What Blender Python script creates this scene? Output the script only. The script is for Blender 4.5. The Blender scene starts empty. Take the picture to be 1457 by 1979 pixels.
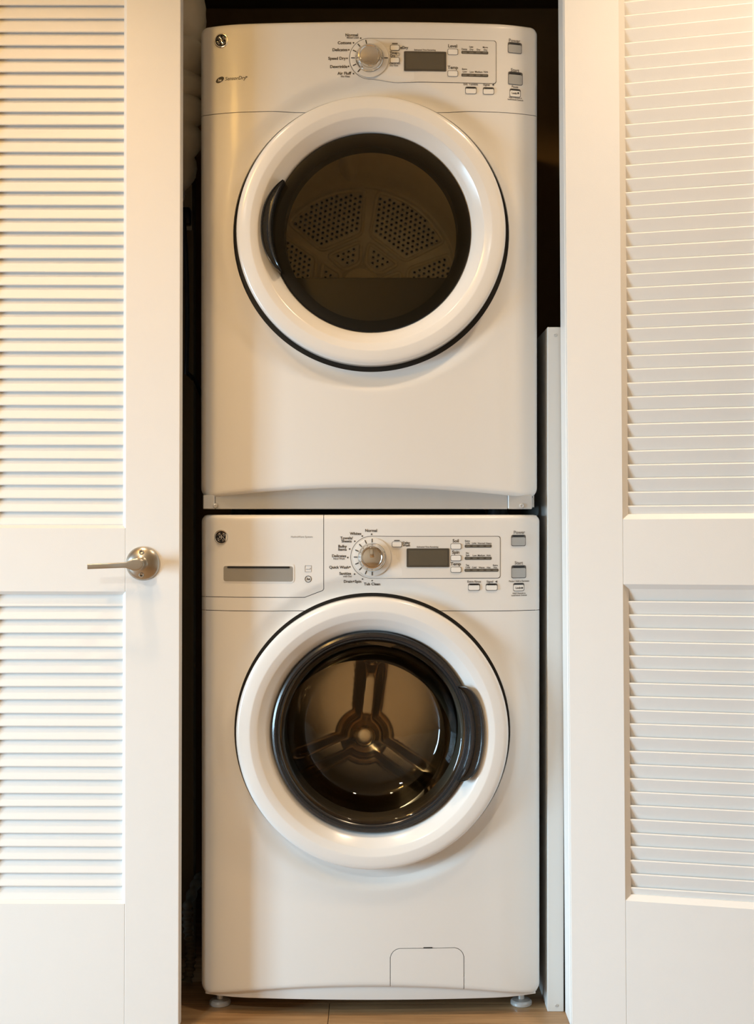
import bpy, bmesh, math, random
from mathutils import Vector, Matrix
random.seed(7)
C = bpy.context.scene.collection
PI = math.pi

# ------------------------------------------------------------------ camera
F = 2500.0            # focal length in pixels of the 1457 x 1979 frame
DC = 2.626            # camera distance to the appliance fronts (Y = 0)
ZC = 1.02             # camera height
cam_d = bpy.data.cameras.new('camera')
cam_d.sensor_fit = 'VERTICAL'; cam_d.sensor_height = 24.0
cam_d.lens = F * 24.0 / 1979.0
cam = bpy.data.objects.new('camera', cam_d); C.objects.link(cam)
cam.location = (0, -DC, ZC); cam.rotation_euler = (PI / 2, 0, 0)
bpy.context.scene.camera = cam

# ------------------------------------------------------------------ world, lights, exposure
w = bpy.data.worlds.new('world'); bpy.context.scene.world = w; w.use_nodes = True
w.node_tree.nodes['Background'].inputs[0].default_value = (0.70, 0.86, 1.0, 1)
w.node_tree.nodes['Background'].inputs[1].default_value = 0.5
vs = bpy.context.scene.view_settings
vs.view_transform = 'Standard'; vs.look = 'None'; vs.exposure = 0.12; vs.gamma = 1.0
vs.use_curve_mapping = False

def area(name, loc, target, sx, sy, power, col, spread=180):
    l = bpy.data.lights.new(name, 'AREA'); l.shape = 'RECTANGLE'; l.size = sx; l.size_y = sy
    l.energy = power; l.color = col; l.spread = math.radians(spread)
    o = bpy.data.objects.new(name, l); C.objects.link(o); o.location = loc
    o.rotation_euler = (Vector(target) - Vector(loc)).to_track_quat('-Z', 'Y').to_euler()
    return o
# daylight through the tall window in the left wall, close to the closet
area('daylight', (-3.36, -1.70, 0.70), (0.3, -0.1, 0.10), 0.75, 1.3, 29.0, (0.59, 0.85, 1.06), 75)

# ------------------------------------------------------------------ materials
def mat(name, col, rough=0.5, metal=0.0, coat=0.0, noise=0.0, nscale=40, bump=0.0, bscale=300, spec=0.5):
    m = bpy.data.materials.new(name); m.use_nodes = True
    nt = m.node_tree; b = nt.nodes['Principled BSDF']
    b.inputs['Base Color'].default_value = (*col, 1)
    b.inputs['Roughness'].default_value = rough
    b.inputs['Metallic'].default_value = metal
    b.inputs['Coat Weight'].default_value = coat
    b.inputs['Coat Roughness'].default_value = 0.12
    b.inputs['Specular IOR Level'].default_value = spec
    tc = nt.nodes.new('ShaderNodeTexCoord')
    if noise:
        n = nt.nodes.new('ShaderNodeTexNoise'); n.inputs['Scale'].default_value = nscale
        n.inputs['Detail'].default_value = 4
        r = nt.nodes.new('ShaderNodeMapRange')
        r.inputs[3].default_value = 1 - noise; r.inputs[4].default_value = 1 + noise * 0.3
        mx = nt.nodes.new('ShaderNodeMix'); mx.data_type = 'RGBA'; mx.blend_type = 'MULTIPLY'
        mx.inputs[0].default_value = 1; mx.inputs[6].default_value = (*col, 1)
        nt.links.new(tc.outputs['Object'], n.inputs['Vector'])
        nt.links.new(n.outputs[0], r.inputs[0]); nt.links.new(r.outputs[0], mx.inputs[7])
        nt.links.new(mx.outputs[2], b.inputs['Base Color'])
    if bump:
        n2 = nt.nodes.new('ShaderNodeTexNoise'); n2.inputs['Scale'].default_value = bscale
        bp = nt.nodes.new('ShaderNodeBump'); bp.inputs['Strength'].default_value = bump
        bp.inputs['Distance'].default_value = 0.001
        nt.links.new(tc.outputs['Object'], n2.inputs['Vector'])
        nt.links.new(n2.outputs[0], bp.inputs['Height']); nt.links.new(bp.outputs[0], b.inputs['Normal'])
    return m

def glass_mat(name, tint, fac=1.45, rough=0.02):
    m = bpy.data.materials.new(name); m.use_nodes = True
    nt = m.node_tree; nt.nodes.clear()
    out = nt.nodes.new('ShaderNodeOutputMaterial')
    tr = nt.nodes.new('ShaderNodeBsdfTransparent'); tr.inputs[0].default_value = (*tint, 1)
    gl = nt.nodes.new('ShaderNodeBsdfGlossy'); gl.inputs['Roughness'].default_value = rough
    fr = nt.nodes.new('ShaderNodeFresnel'); fr.inputs[0].default_value = fac
    mx = nt.nodes.new('ShaderNodeMixShader')
    nt.links.new(fr.outputs[0], mx.inputs[0]); nt.links.new(tr.outputs[0], mx.inputs[1])
    nt.links.new(gl.outputs[0], mx.inputs[2]); nt.links.new(mx.outputs[0], out.inputs[0])
    return m

def wood_mat(name, c1, c2):
    m = bpy.data.materials.new(name); m.use_nodes = True
    nt = m.node_tree; b = nt.nodes['Principled BSDF']; b.inputs['Roughness'].default_value = 0.45
    tc = nt.nodes.new('ShaderNodeTexCoord'); mp = nt.nodes.new('ShaderNodeMapping')
    mp.inputs['Scale'].default_value = (3, 60, 20)
    oi = nt.nodes.new('ShaderNodeObjectInfo')
    ad = nt.nodes.new('ShaderNodeVectorMath'); ad.operation = 'ADD'
    n = nt.nodes.new('ShaderNodeTexNoise'); n.inputs['Scale'].default_value = 1.5; n.inputs['Detail'].default_value = 8
    n.inputs['Roughness'].default_value = 0.65
    cr = nt.nodes.new('ShaderNodeValToRGB')
    cr.color_ramp.elements[0].color = (*c1, 1); cr.color_ramp.elements[1].color = (*c2, 1)
    cr.color_ramp.elements[0].position = 0.3; cr.color_ramp.elements[1].position = 0.72
    nt.links.new(tc.outputs['Object'], mp.inputs[0]); nt.links.new(mp.outputs[0], ad.inputs[0])
    nt.links.new(oi.outputs['Location'], ad.inputs[1])
    nt.links.new(ad.outputs[0], n.inputs['Vector']); nt.links.new(n.outputs[0], cr.inputs[0])
    nt.links.new(cr.outputs[0], b.inputs['Base Color'])
    bp = nt.nodes.new('ShaderNodeBump'); bp.inputs['Strength'].default_value = 0.15
    bp.inputs['Distance'].default_value = 0.002
    nt.links.new(n.outputs[0], bp.inputs['Height']); nt.links.new(bp.outputs[0], b.inputs['Normal'])
    return m

M = dict(
    enamel=mat('white_enamel', (0.79, 0.778, 0.755), 0.38, coat=0.12, noise=0.02, nscale=6, bump=0.02, bscale=500),
    plastic=mat('white_plastic', (0.83, 0.82, 0.80), 0.22, coat=0.4, noise=0.015, nscale=9),
    plate=mat('faceplate_plastic', (0.74, 0.72, 0.685), 0.38, noise=0.02, nscale=20),
    capw=mat('button_white', (0.84, 0.83, 0.80), 0.35, noise=0.02, nscale=90),
    capg=mat('button_grey', (0.40, 0.40, 0.39), 0.3, metal=0.3, noise=0.03, nscale=90),
    line=mat('dark_outline', (0.10, 0.09, 0.08), 0.6, noise=0.05),
    matte=mat('badge_black', (0.010, 0.010, 0.010), 0.65, noise=0.05, spec=0.2),
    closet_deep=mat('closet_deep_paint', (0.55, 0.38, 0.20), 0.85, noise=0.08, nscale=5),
    hubcap=mat('polished_hub_cap', (0.92, 0.84, 0.68), 0.28, metal=1.0, noise=0.04, nscale=30),
    black=mat('black_plastic', (0.012, 0.012, 0.012), 0.35, noise=0.1, nscale=60),
    handle=mat('dark_handle_plastic', (0.018, 0.020, 0.023), 0.22, coat=0.4, noise=0.1, nscale=60),
    ink=mat('print_ink', (0.05, 0.045, 0.04), 0.6, noise=0.05),
    inkg=mat('print_ink_grey', (0.22, 0.20, 0.18), 0.6, noise=0.05),
    inkw=mat('print_ink_white', (0.75, 0.74, 0.72), 0.5, noise=0.03),
    display=mat('display_glass', (0.10, 0.085, 0.06), 0.12, coat=0.5, noise=0.08, nscale=12),
    dispframe=mat('display_frame', (0.07, 0.06, 0.045), 0.3, noise=0.05),
    led=mat('indicator_strip', (0.085, 0.075, 0.06), 0.35, noise=0.05),
    ledoff=mat('indicator_lens', (0.17, 0.155, 0.125), 0.3, noise=0.05),
    chrome=mat('chrome', (0.72, 0.70, 0.67), 0.09, metal=1.0, noise=0.02),
    nickel=mat('satin_nickel', (0.50, 0.465, 0.41), 0.30, metal=1.0, noise=0.04, nscale=120),
    steel=mat('stainless_drum', (0.50, 0.42, 0.31), 0.20, metal=1.0, noise=0.12, nscale=14),
    drumgrey=mat('dryer_drum_coating', (0.90, 0.85, 0.73), 0.30, metal=0.0, noise=0.10, nscale=10),
    hole=mat('hole_dark', (0.02, 0.018, 0.015), 0.6, noise=0.1),
    chassis=mat('chassis_grey', (0.030, 0.029, 0.027), 0.6, noise=0.1),
    galv=mat('galvanised_strip', (0.62, 0.62, 0.61), 0.32, metal=0.4, noise=0.06, nscale=25),
    slot=mat('recess_grey', (0.30, 0.285, 0.255), 0.5, noise=0.05, nscale=40),
    door=mat('door_paint', (0.87, 0.86, 0.84), 0.42, noise=0.02, nscale=15, bump=0.12, bscale=420),
    jamb=mat('jamb_paint', (0.87, 0.865, 0.85), 0.4, noise=0.02, nscale=15, bump=0.08, bscale=420),
    melamine=mat('melamine_panel', (0.68, 0.67, 0.645), 0.4, noise=0.03, nscale=8),
    wall=mat('wall_paint', (0.80, 0.75, 0.67), 0.75, noise=0.03, nscale=3, bump=0.1, bscale=250),
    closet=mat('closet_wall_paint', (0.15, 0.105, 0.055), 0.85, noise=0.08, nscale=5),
    ceil=mat('ceiling_paint', (0.84, 0.80, 0.73), 0.8, noise=0.02, nscale=4),
    subfloor=mat('subfloor', (0.06, 0.045, 0.03), 0.8, noise=0.1),
    wood=wood_mat('oak_plank', (0.27, 0.155, 0.07), (0.52, 0.33, 0.17)),
    duct=mat('duct_fabric', (0.80, 0.74, 0.60), 0.55, noise=0.12, nscale=30, bump=0.5, bscale=60),
    hose=mat('hose_grey', (0.10, 0.085, 0.06), 0.6, noise=0.1, nscale=50),
    beige=mat('beige_plastic', (0.55, 0.45, 0.30), 0.5, noise=0.05),
    dglass=glass_mat('smoked_door_glass', (0.99, 0.92, 0.74), 1.42),
    wglass=glass_mat('washer_bowl_glass', (0.96, 0.89, 0.76), 1.5),
    pane=glass_mat('window_pane', (0.95, 0.97, 0.97), 1.45),
)
lampm = bpy.data.materials.new('lamp_diffuser'); lampm.use_nodes = True
_b = lampm.node_tree.nodes['Principled BSDF']; _b.inputs['Emission Color'].default_value = (1, 0.74, 0.44, 1)
_b.inputs['Emission Strength'].default_value = 4.0
M['lamp'] = lampm

# ------------------------------------------------------------------ helpers
def link(name, bm, ms, parent=None, smooth=None, **props):
    if smooth is not None:
        for f in bm.faces: f.smooth = True
        for e in bm.edges:
            if len(e.link_faces) == 2:
                e.smooth = e.calc_face_angle(0) < smooth
            else: e.smooth = True
    me = bpy.data.meshes.new(name); bm.to_mesh(me); bm.free()
    for m in (ms if isinstance(ms, (list, tuple)) else [ms]): me.materials.append(m)
    o = bpy.data.objects.new(name, me); C.objects.link(o)
    if parent is not None: adopt(o, parent)
    for k, v in props.items(): o[k] = v
    return o
def adopt(o, parent):
    o.parent = parent; o.matrix_parent_inverse = world_mx(parent).inverted()
def world_mx(o):
    m = Matrix.LocRotScale(o.location, o.rotation_euler, o.scale)
    if o.parent: return world_mx(o.parent) @ o.matrix_parent_inverse @ m
    return m
def empty(name, loc, label=None, cat=None, rot=(0, 0, 0), **props):
    o = bpy.data.objects.new(name, None); C.objects.link(o); o.location = loc; o.rotation_euler = rot
    o.empty_display_size = 0.05
    if label: o['label'] = label
    if cat: o['category'] = cat
    for k, v in props.items(): o[k] = v
    return o
def box(bm, x0, x1, y0, y1, z0, z1, bev=0.0, seg=2, mi=0):
    vs_ = [bm.verts.new((x, y, z)) for x in (x0, x1) for y in (y0, y1) for z in (z0, z1)]
    idx = [(0, 1, 3, 2), (4, 6, 7, 5), (0, 4, 5, 1), (2, 3, 7, 6), (0, 2, 6, 4), (1, 5, 7, 3)]
    fs = [bm.faces.new([vs_[i] for i in f]) for f in idx]
    for f in fs: f.material_index = mi
    if bev:
        es = list({e for f in fs for e in f.edges})
        r = bmesh.ops.bevel(bm, geom=es, offset=bev, segments=seg, affect='EDGES', profile=0.5, clamp_overlap=True)
        for f in r['faces']: f.material_index = mi
    return bm
def new(): return bmesh.new()
def fixn(bm): bmesh.ops.recalc_face_normals(bm, faces=bm.faces[:]); return bm
def lathe(bm, prof, cx, cz, y0=0.0, n=128, mi=0, close=False):
    """profile of (radius, y); axis along Y through (cx, cz)"""
    rings = []
    for r, y in prof:
        if r < 1e-6: rings.append([bm.verts.new((cx, y0 + y, cz))])
        else: rings.append([bm.verts.new((cx + r * math.cos(2 * PI * i / n), y0 + y, cz + r * math.sin(2 * PI * i / n))) for i in range(n)])
    seq = list(zip(rings[:-1], rings[1:]))
    if close: seq.append((rings[-1], rings[0]))
    for a, b in seq:
        for i in range(n):
            j = (i + 1) % n
            if len(a) == 1 and len(b) == 1: continue
            if len(a) == 1: f = bm.faces.new((a[0], b[i], b[j]))
            elif len(b) == 1: f = bm.faces.new((a[i], b[0], a[j]))
            else: f = bm.faces.new((a[i], b[i], b[j], a[j]))
            f.material_index = mi
    return bm
def tube(bm, pts, rad, n=12, cap=True, mi=0):
    pts = [Vector(p) for p in pts]; rings = []
    up = Vector((0.13, 0.2, 1)).normalized(); N = None
    for i, p in enumerate(pts):
        t = (pts[min(i + 1, len(pts) - 1)] - pts[max(i - 1, 0)]).normalized()
        if N is None:
            N = t.orthogonal().normalized()
        N = (N - t * N.dot(t)).normalized(); B = t.cross(N)
        r = rad[i] if isinstance(rad, (list, tuple)) else rad
        rings.append([bm.verts.new(p + (N * math.cos(2 * PI * k / n) + B * math.sin(2 * PI * k / n)) * r) for k in range(n)])
    for a, b in zip(rings[:-1], rings[1:]):
        for k in range(n):
            f = bm.faces.new((a[k], a[(k + 1) % n], b[(k + 1) % n], b[k])); f.material_index = mi
    if cap:
        bm.faces.new(rings[0][::-1]).material_index = mi; bm.faces.new(rings[-1]).material_index = mi
    return bm
def smoothstep(a, b, x):
    t = max(0.0, min(1.0, (x - a) / (b - a))); return t * t * (3 - 2 * t)

# ------------------------------------------------------------------ the setting
HX0, HX1, HY0 = -3.25, 2.05, -4.5          # hall in front of the closet
CH = 2.5
st = dict(kind='structure')
fl = link('floor', box(new(), HX0, HX1, HY0, 0.95, -0.05, -0.004), M['subfloor'], None,
          label='brown oak plank floor running under the washer', category='floor', **st)
plank_me = None
pw, pl = 0.127, 1.22
row = 0; y = 0.95 - pw
while y > HY0 - pw:
    x = HX0 - random.uniform(0, 1.0)
    while x < HX1:
        x0, x1 = max(x, HX0), min(x + pl, HX1)
        if x1 - x0 > 0.02:
            full = (x1 - x0) > pl - 1e-6
            if full and plank_me:
                o = bpy.data.objects.new('plank', plank_me); C.objects.link(o)
            else:
                L = x1 - x0
                o = link('plank', box(new(), 0, L - 0.0012, 0, pw - 0.0012, -0.004, 0.0, 0.0006, 1), M['wood'])
                if full: plank_me = o.data
            o.location = (x0, y, 0); o.parent = fl
        x += pl
    y -= pw
link('ceiling', box(new(), HX0 - 0.1, HX1 + 0.1, HY0 - 0.1, -0.06, CH, CH + 0.06), M['ceil'], None, label='plain cream hall ceiling', category='ceiling', **st)
link('wall_right', box(new(), HX1, HX1 + 0.1, HY0, 0.04, -0.05, CH), M['wall'], None, label='cream hall wall on the right side', category='wall', **st)
# left wall with a window opening, rear wall with a window opening
def holed_wall(name, along, fixed0, fixed1, a0, a1, z1, w0, w1, wz0, wz1, label):
    bm = new()
    for (p, q, za, zb) in ((a0, w0, -0.05, z1), (w1, a1, -0.05, z1), (w0, w1, -0.05, wz0), (w0, w1, wz1, z1)):
        if along == 'y': box(bm, fixed0, fixed1, p, q, za, zb)
        else: box(bm, p, q, fixed0, fixed1, za, zb)
    return link(name, bm, M['wall'], None, label=label, category='wall', **st)
holed_wall('wall_left', 'y', HX0 - 0.1, HX0, HY0, 0.04, CH, -2.15, -1.25, 0.0, 1.45, 'cream hall wall pierced by the side window')
link('wall_rear', box(new(), HX0 - 0.1, HX1 + 0.1, HY0 - 0.1, HY0, -0.05, CH), M['wall'], None, label='plain cream hall wall facing the closet', category='wall', **st)
def window(name, along, fx, a0, a1, z0, z1, label):
    bm = new(); t = 0.05
    def b(p, q, za, zb, d0=-0.02, d1=0.03):
        if along == 'y': box(bm, fx + d0, fx + d1, p, q, za, zb, 0.002, 1)
        else: box(bm, p, q, fx + d0, fx + d1, za, zb, 0.002, 1)
    b(a0, a0 + t, z0, z1); b(a1 - t, a1, z0, z1); b(a0 + t, a1 - t, z0, z0 + t); b(a0 + t, a1 - t, z1 - t, z1)
    am = (a0 + a1) / 2; b(am - 0.02, am + 0.02, z0 + t, z1 - t)
    o = link(name, bm, M['jamb'], None, label=label, category='window', **st)
    for p, q in ((a0 + t, am - 0.02), (am + 0.02, a1 - t)):
        g = new()
        if along == 'y': box(g, fx + 0.002, fx + 0.006, p, q, z0 + t, z1 - t)
        else: box(g, p, q, fx + 0.002, fx + 0.006, z0 + t, z1 - t)
        link('pane', g, M['pane'], o)
    return o
window('window_1', 'y', HX0 - 0.04, -2.15, -1.25, 0.0, 1.45, 'white framed window in the left hall wall')
# wall around the closet opening
OL, OR, OT = -0.87, 0.43, 2.14
bm = new(); box(bm, HX0, OL, -0.06, 0.04, -0.05, CH); box(bm, OL, OR, -0.06, 0.04, OT, CH); box(bm, OR, HX1, -0.06, 0.04, -0.05, CH)
link('wall_front', bm, M['wall'], None, label='cream wall around the closet opening behind both louvred doors', category='wall', **st)
# closet shell
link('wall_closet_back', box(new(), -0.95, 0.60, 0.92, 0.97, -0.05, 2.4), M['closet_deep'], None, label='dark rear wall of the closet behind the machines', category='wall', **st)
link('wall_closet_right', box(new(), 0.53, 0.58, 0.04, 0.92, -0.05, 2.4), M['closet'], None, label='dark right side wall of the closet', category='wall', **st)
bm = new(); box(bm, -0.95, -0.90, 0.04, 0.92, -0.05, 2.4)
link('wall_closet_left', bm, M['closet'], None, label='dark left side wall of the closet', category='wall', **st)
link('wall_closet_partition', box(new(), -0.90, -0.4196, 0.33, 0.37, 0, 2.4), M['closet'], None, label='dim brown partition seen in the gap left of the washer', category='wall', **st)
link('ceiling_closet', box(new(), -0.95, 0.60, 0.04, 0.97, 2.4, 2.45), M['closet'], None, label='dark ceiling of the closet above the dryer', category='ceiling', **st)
# right jamb of the opening (leans a little)
tr = empty('trim_1', (0.400, 0, 0), 'narrow white door jamb right of the machines', 'door jamb', rot=(0, math.radians(-0.40), 0), **st)
bm = new(); box(bm, 0.387, 0.4297, -0.105, -0.055, 0.001, 2.139, 0.0012, 1)
j1 = link('jamb_edge', fixn(bm), M['jamb']); j1.parent = tr; j1.location = (-0.400, 0, 0)
bm = new(); box(bm, 0.3835, 0.4297, -0.0545, 0.0100, 0.001, 2.139, 0.0012, 1)
j2 = link('jamb_stop', fixn(bm), M['jamb']); j2.parent = tr; j2.location = (-0.400, 0, 0)

# recessed downlights (each one's light lives here)
def downlight(x, y, power, label, spread=150, col=(1, 0.60, 0.25)):
    t = empty('downlight', (x, y, CH), label, 'lamp', group='recessed ceiling downlights')
    def ring(prof, nm, m):
        bm = new(); n = 40
        rings = [[bm.verts.new((x + r * math.cos(2 * PI * i / n), y + r * math.sin(2 * PI * i / n), CH + z)) for i in range(n)] if r else [bm.verts.new((x, y, CH + z))] for r, z in prof]
        for a, b in zip(rings[:-1], rings[1:]):
            for i in range(n):
                j = (i + 1) % n
                bm.faces.new((a[i], a[j], b[0]) if len(b) == 1 else (a[i], a[j], b[j], b[i]))
        return link(nm, fixn(bm), m, t, 0.6)
    ring([(0.082, -0.001), (0.080, -0.006), (0.066, -0.010), (0.060, -0.004)], 'trim_ring', M['jamb'])
    ring([(0.0605, -0.004), (0.0, -0.004)], 'lamp_lens', M['lamp'])
    l = bpy.data.lights.new('lamp_light', 'AREA'); l.shape = 'DISK'; l.size = 0.12; l.energy = power; l.color = col
    l.spread = math.radians(spread)
    o = bpy.data.objects.new('lamp_light', l); C.objects.link(o); o.location = (x, y, CH - 0.012); adopt(o, t)
downlight(-0.66, -0.66, 3.3, 'recessed ceiling downlight nearest the left door', 105, (1, 0.69, 0.42))
downlight(0.60, -0.66, 6.3, 'recessed ceiling downlight nearest the right door', 125, (1, 0.74, 0.48))
def fill_dome_lamp(x, y, power, label, col):
    t = empty('fill_dome_lamp', (x, y, CH), label, 'lamp')
    bm = new(); n = 48
    prof = [(0.0, -0.075), (0.05, -0.073), (0.10, -0.062), (0.135, -0.042), (0.15, -0.018), (0.15, -0.012)]
    rings = [[bm.verts.new((x + r * math.cos(2 * PI * i / n), y + r * math.sin(2 * PI * i / n), CH + z)) for i in range(n)] if r else [bm.verts.new((x, y, CH + z))] for r, z in prof]
    for a, b in zip(rings[:-1], rings[1:]):
        for i in range(n):
            j = (i + 1) % n
            bm.faces.new((a[0], b[j], b[i]) if len(a) == 1 else (a[i], a[j], b[j], b[i]))
    link('lamp_shade', fixn(bm), M['lamp'], t, 0.6)
    bm = new(); bmesh.ops.create_cone(bm, cap_ends=True, segments=48, radius1=0.16, radius2=0.16, depth=0.012, matrix=Matrix.Translation((x, y, CH - 0.0062)))
    link('lamp_base', bm, M['nickel'], t, 0.6)
    l = bpy.data.lights.new('lamp_light', 'POINT'); l.shadow_soft_size = 0.11; l.energy = power; l.color = col
    o = bpy.data.objects.new('lamp_light', l); C.objects.link(o); o.location = (x, y, CH - 0.19); adopt(o, t)
fill_dome_lamp(-1.05, -1.45, 21, 'added warm fill dome lamp on the unseen hall ceiling', (1, 0.57, 0.14))  # unseen lamp added as warm fill for the dryer's control panel
downlight(-1.3, -2.9, 28, 'added neutral fill downlight behind the camera', 150, (0.95, 1.0, 0.95))  # added out of view, neutral fill for the lower fronts

# ------------------------------------------------------------------ louvred doors
def extrude_x(bm, prof, x0, x1):
    a = [bm.verts.new((x0, y, z)) for y, z in prof]; b = [bm.verts.new((x1, y, z)) for y, z in prof]
    n = len(prof)
    for i in range(n): bm.faces.new((a[i], a[(i + 1) % n], b[(i + 1) % n], b[i]))
    bm.faces.new(a[::-1]); bm.faces.new(b)
def slat_profile(flip):
    """nose at (0.0, 0) going back and up; flip turns it upside down"""
    L = Vector((0.0122, 0.0325)); d = L.normalized(); nrm = Vector((-d.y, d.x))     # nrm points forward-up
    t = 0.0046
    pts = [Vector((0, 0)) + nrm * 0.0, Vector((0, 0)) + d * 0.0012 + nrm * (t * 0.42), Vector((0, 0)) + d * 0.003 + nrm * (t * 0.5),
           L + nrm * (t * 0.5), L - nrm * (t * 0.5), d * 0.003 - nrm * (t * 0.5), d * 0.0012 - nrm * (t * 0.42)]
    pts = [(p.x + 0.0035, -p.y if flip else p.y) for p in pts]
    return pts
def louvre_door(name, loc, rot, W, ws, zb, zt, opens, mouldw, flip, label):
    """local frame: x right, y into the door, z up; opens = [(z0, z1, first_nose_z, pitch, count)]"""
    t = 0.035
    root = empty(name, loc, label, 'door', rot, kind='structure')
    def put(nm, bm, m=M['door'], smooth=0.6):
        o = link(nm, fixn(bm), m, None, smooth); o.parent = root; return o
    put('stile', box(new(), 0, ws, 0, t, zb, zt, 0.0009, 1)); put('stile', box(new(), W - ws, W, 0, t, zb, zt, 0.0009, 1))
    rails = [(zb, opens[0][0])] + [(opens[i][1], opens[i + 1][0]) for i in range(len(opens) - 1)] + [(opens[-1][1], zt)]
    for a, b in rails: put('rail', box(new(), ws + 0.0002, W - ws - 0.0002, 0.0001, t, a, b, 0.0005, 1))
    dep = 0.009
    for (z0, z1, n0, pitch, cnt) in opens:
        bm = new(); m = mouldw; x0, x1 = ws, W - ws
        def ring(dx, y): return [bm.verts.new(p) for p in ((x0 + dx, y, z0 + dx), (x1 - dx, y, z0 + dx), (x1 - dx, y, z1 - dx), (x0 + dx, y, z1 - dx))]
        R = [ring(0.0, 0.0012), ring(m, dep), ring(m, 0.028), ring(0.0, 0.028)]
        for a, b in zip(R, R[1:] + R[:1]):
            for i in range(4): bm.faces.new((a[i], a[(i + 1) % 4], b[(i + 1) % 4], b[i]))
        put('opening_moulding', bm, M['door'], None)
        me = None
        for i in range(cnt):
            if me is None:
                bm = new(); extrude_x(bm, slat_profile(flip), x0 + m - 0.002, x1 - m + 0.002)
                o = put('slat', bm, M['door'], 0.5); me = o.data
            else:
                o = bpy.data.objects.new('slat', me); C.objects.link(o); o.parent = root
            o.location = (random.uniform(-0.0006, 0.0006), dep - 0.003 + random.uniform(-0.0004, 0.0004), n0 + i * pitch + random.uniform(-0.0004, 0.0004))
            o.rotation_euler = (math.radians(random.uniform(-0.5, 0.5)), math.radians(random.uniform(-0.12, 0.12)), 0)
    return root
dl = louvre_door('door_1', (-0.8655, -0.10, 0.012), (0, math.radians(0.12), 0), 0.478, 0.106, 0.0, 2.115,
    [(0.2436, 0.853, 0.2483, 0.02612, 23), (0.9772, 2.036, 0.9824, 0.02612, 40)], 0.006, False,
    'white louvred door with a nickel lever handle, left of the machines')
dr = louvre_door('door_2', (0.367 + 0.006, -0.15, 0.012), (0, math.radians(-0.42), math.radians(-14.6)), 0.459, 0.1033, 0.0, 2.115,
    [(0.2715, 0.870, 0.295, 0.02588, 23), (0.9938, 2.04, 1.0198, 0.02588, 39)], 0.0095, True,
    'white louvred door angled outward, right of the machines')

# lever handle, a part of the left door
def px(px_, py_, Y):
    d = DC + Y; return Vector(((px_ - 728.5) * d / F, Y, ZC - (py_ - 989.5) * d / F))
hc = px(276, 1089, -0.102)
YF = -0.10
hb = new()
lathe(hb, [(0.0, YF - 0.0125), (0.0145, YF - 0.0125), (0.0165, YF - 0.0115), (0.019, YF - 0.0108), (0.0245, YF - 0.0090), (0.0295, YF - 0.0058), (0.0325, YF - 0.0030), (0.0335, YF - 0.0008), (0.0335, YF + 0.0), (0.0, YF + 0.0)], hc.x, hc.z, n=64)
rose = link('handle_rose', fixn(hb), M['nickel'], dl, 0.5, label='round satin nickel handle plate')
hb = new(); lathe(hb, [(0.0, YF - 0.05), (0.0115, YF - 0.05), (0.0125, YF - 0.049), (0.0125, YF - 0.018), (0.0145, YF - 0.0165), (0.0145, YF - 0.0155)], hc.x - 0.002, hc.z, n=40)
link('handle_neck', fixn(hb), M['nickel'], rose, 0.5)
for dz in (0.0222, -0.0222):
    hb = new(); lathe(hb, [(0.0, YF - 0.0095), (0.0021, YF - 0.0095)], hc.x - 0.001, hc.z + dz, n=20, mi=1)
    lathe(hb, [(0.0021, YF - 0.0095), (0.0024, YF - 0.0118), (0.0042, YF - 0.0120), (0.0050, YF - 0.0112), (0.0052, YF - 0.007)], hc.x - 0.001, hc.z + dz, n=24)
    link('screw', fixn(hb), [M['nickel'], M['black']], rose, 0.5)
hb = new()
secs = []
stations = [(0.0118 * math.cos(q * PI / 12), 0.0118 * math.sin(q * PI / 12)) for q in range(1, 7)]
stations += [(-0.0945 * k / 14.0, 0.0118 - 0.0063 * smoothstep(0.06, 0.24, k / 14.0) - 0.0004 * k / 14.0) for k in range(1, 15)]
for dx_, h in stations:
    xx = hc.x - 0.002 + dx_; s = max(0.0, -dx_ / 0.0945)
    yy = YF - 0.056 + 0.004 * smoothstep(0.15, 0.6, s)
    th = 0.0060
    zz = hc.z - 0.004 * s
    secs.append([hb.verts.new((xx, yy + th * 0.5 * math.copysign(abs(math.cos(a)) ** 0.35, math.cos(a)), zz + h * 0.98 * math.copysign(abs(math.sin(a)) ** 0.35, math.sin(a)))) for a in [2 * PI * q / 20 for q in range(20)]])
for a, b in zip(secs[:-1], secs[1:]):
    for i in range(20): hb.faces.new((a[i], a[(i + 1) % 20], b[(i + 1) % 20], b[i]))
hb.faces.new(secs[0]); hb.faces.new(secs[-1])
link('door_handle', fixn(hb), M['nickel'], dl, 0.7, label='satin nickel lever pointing left')

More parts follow.
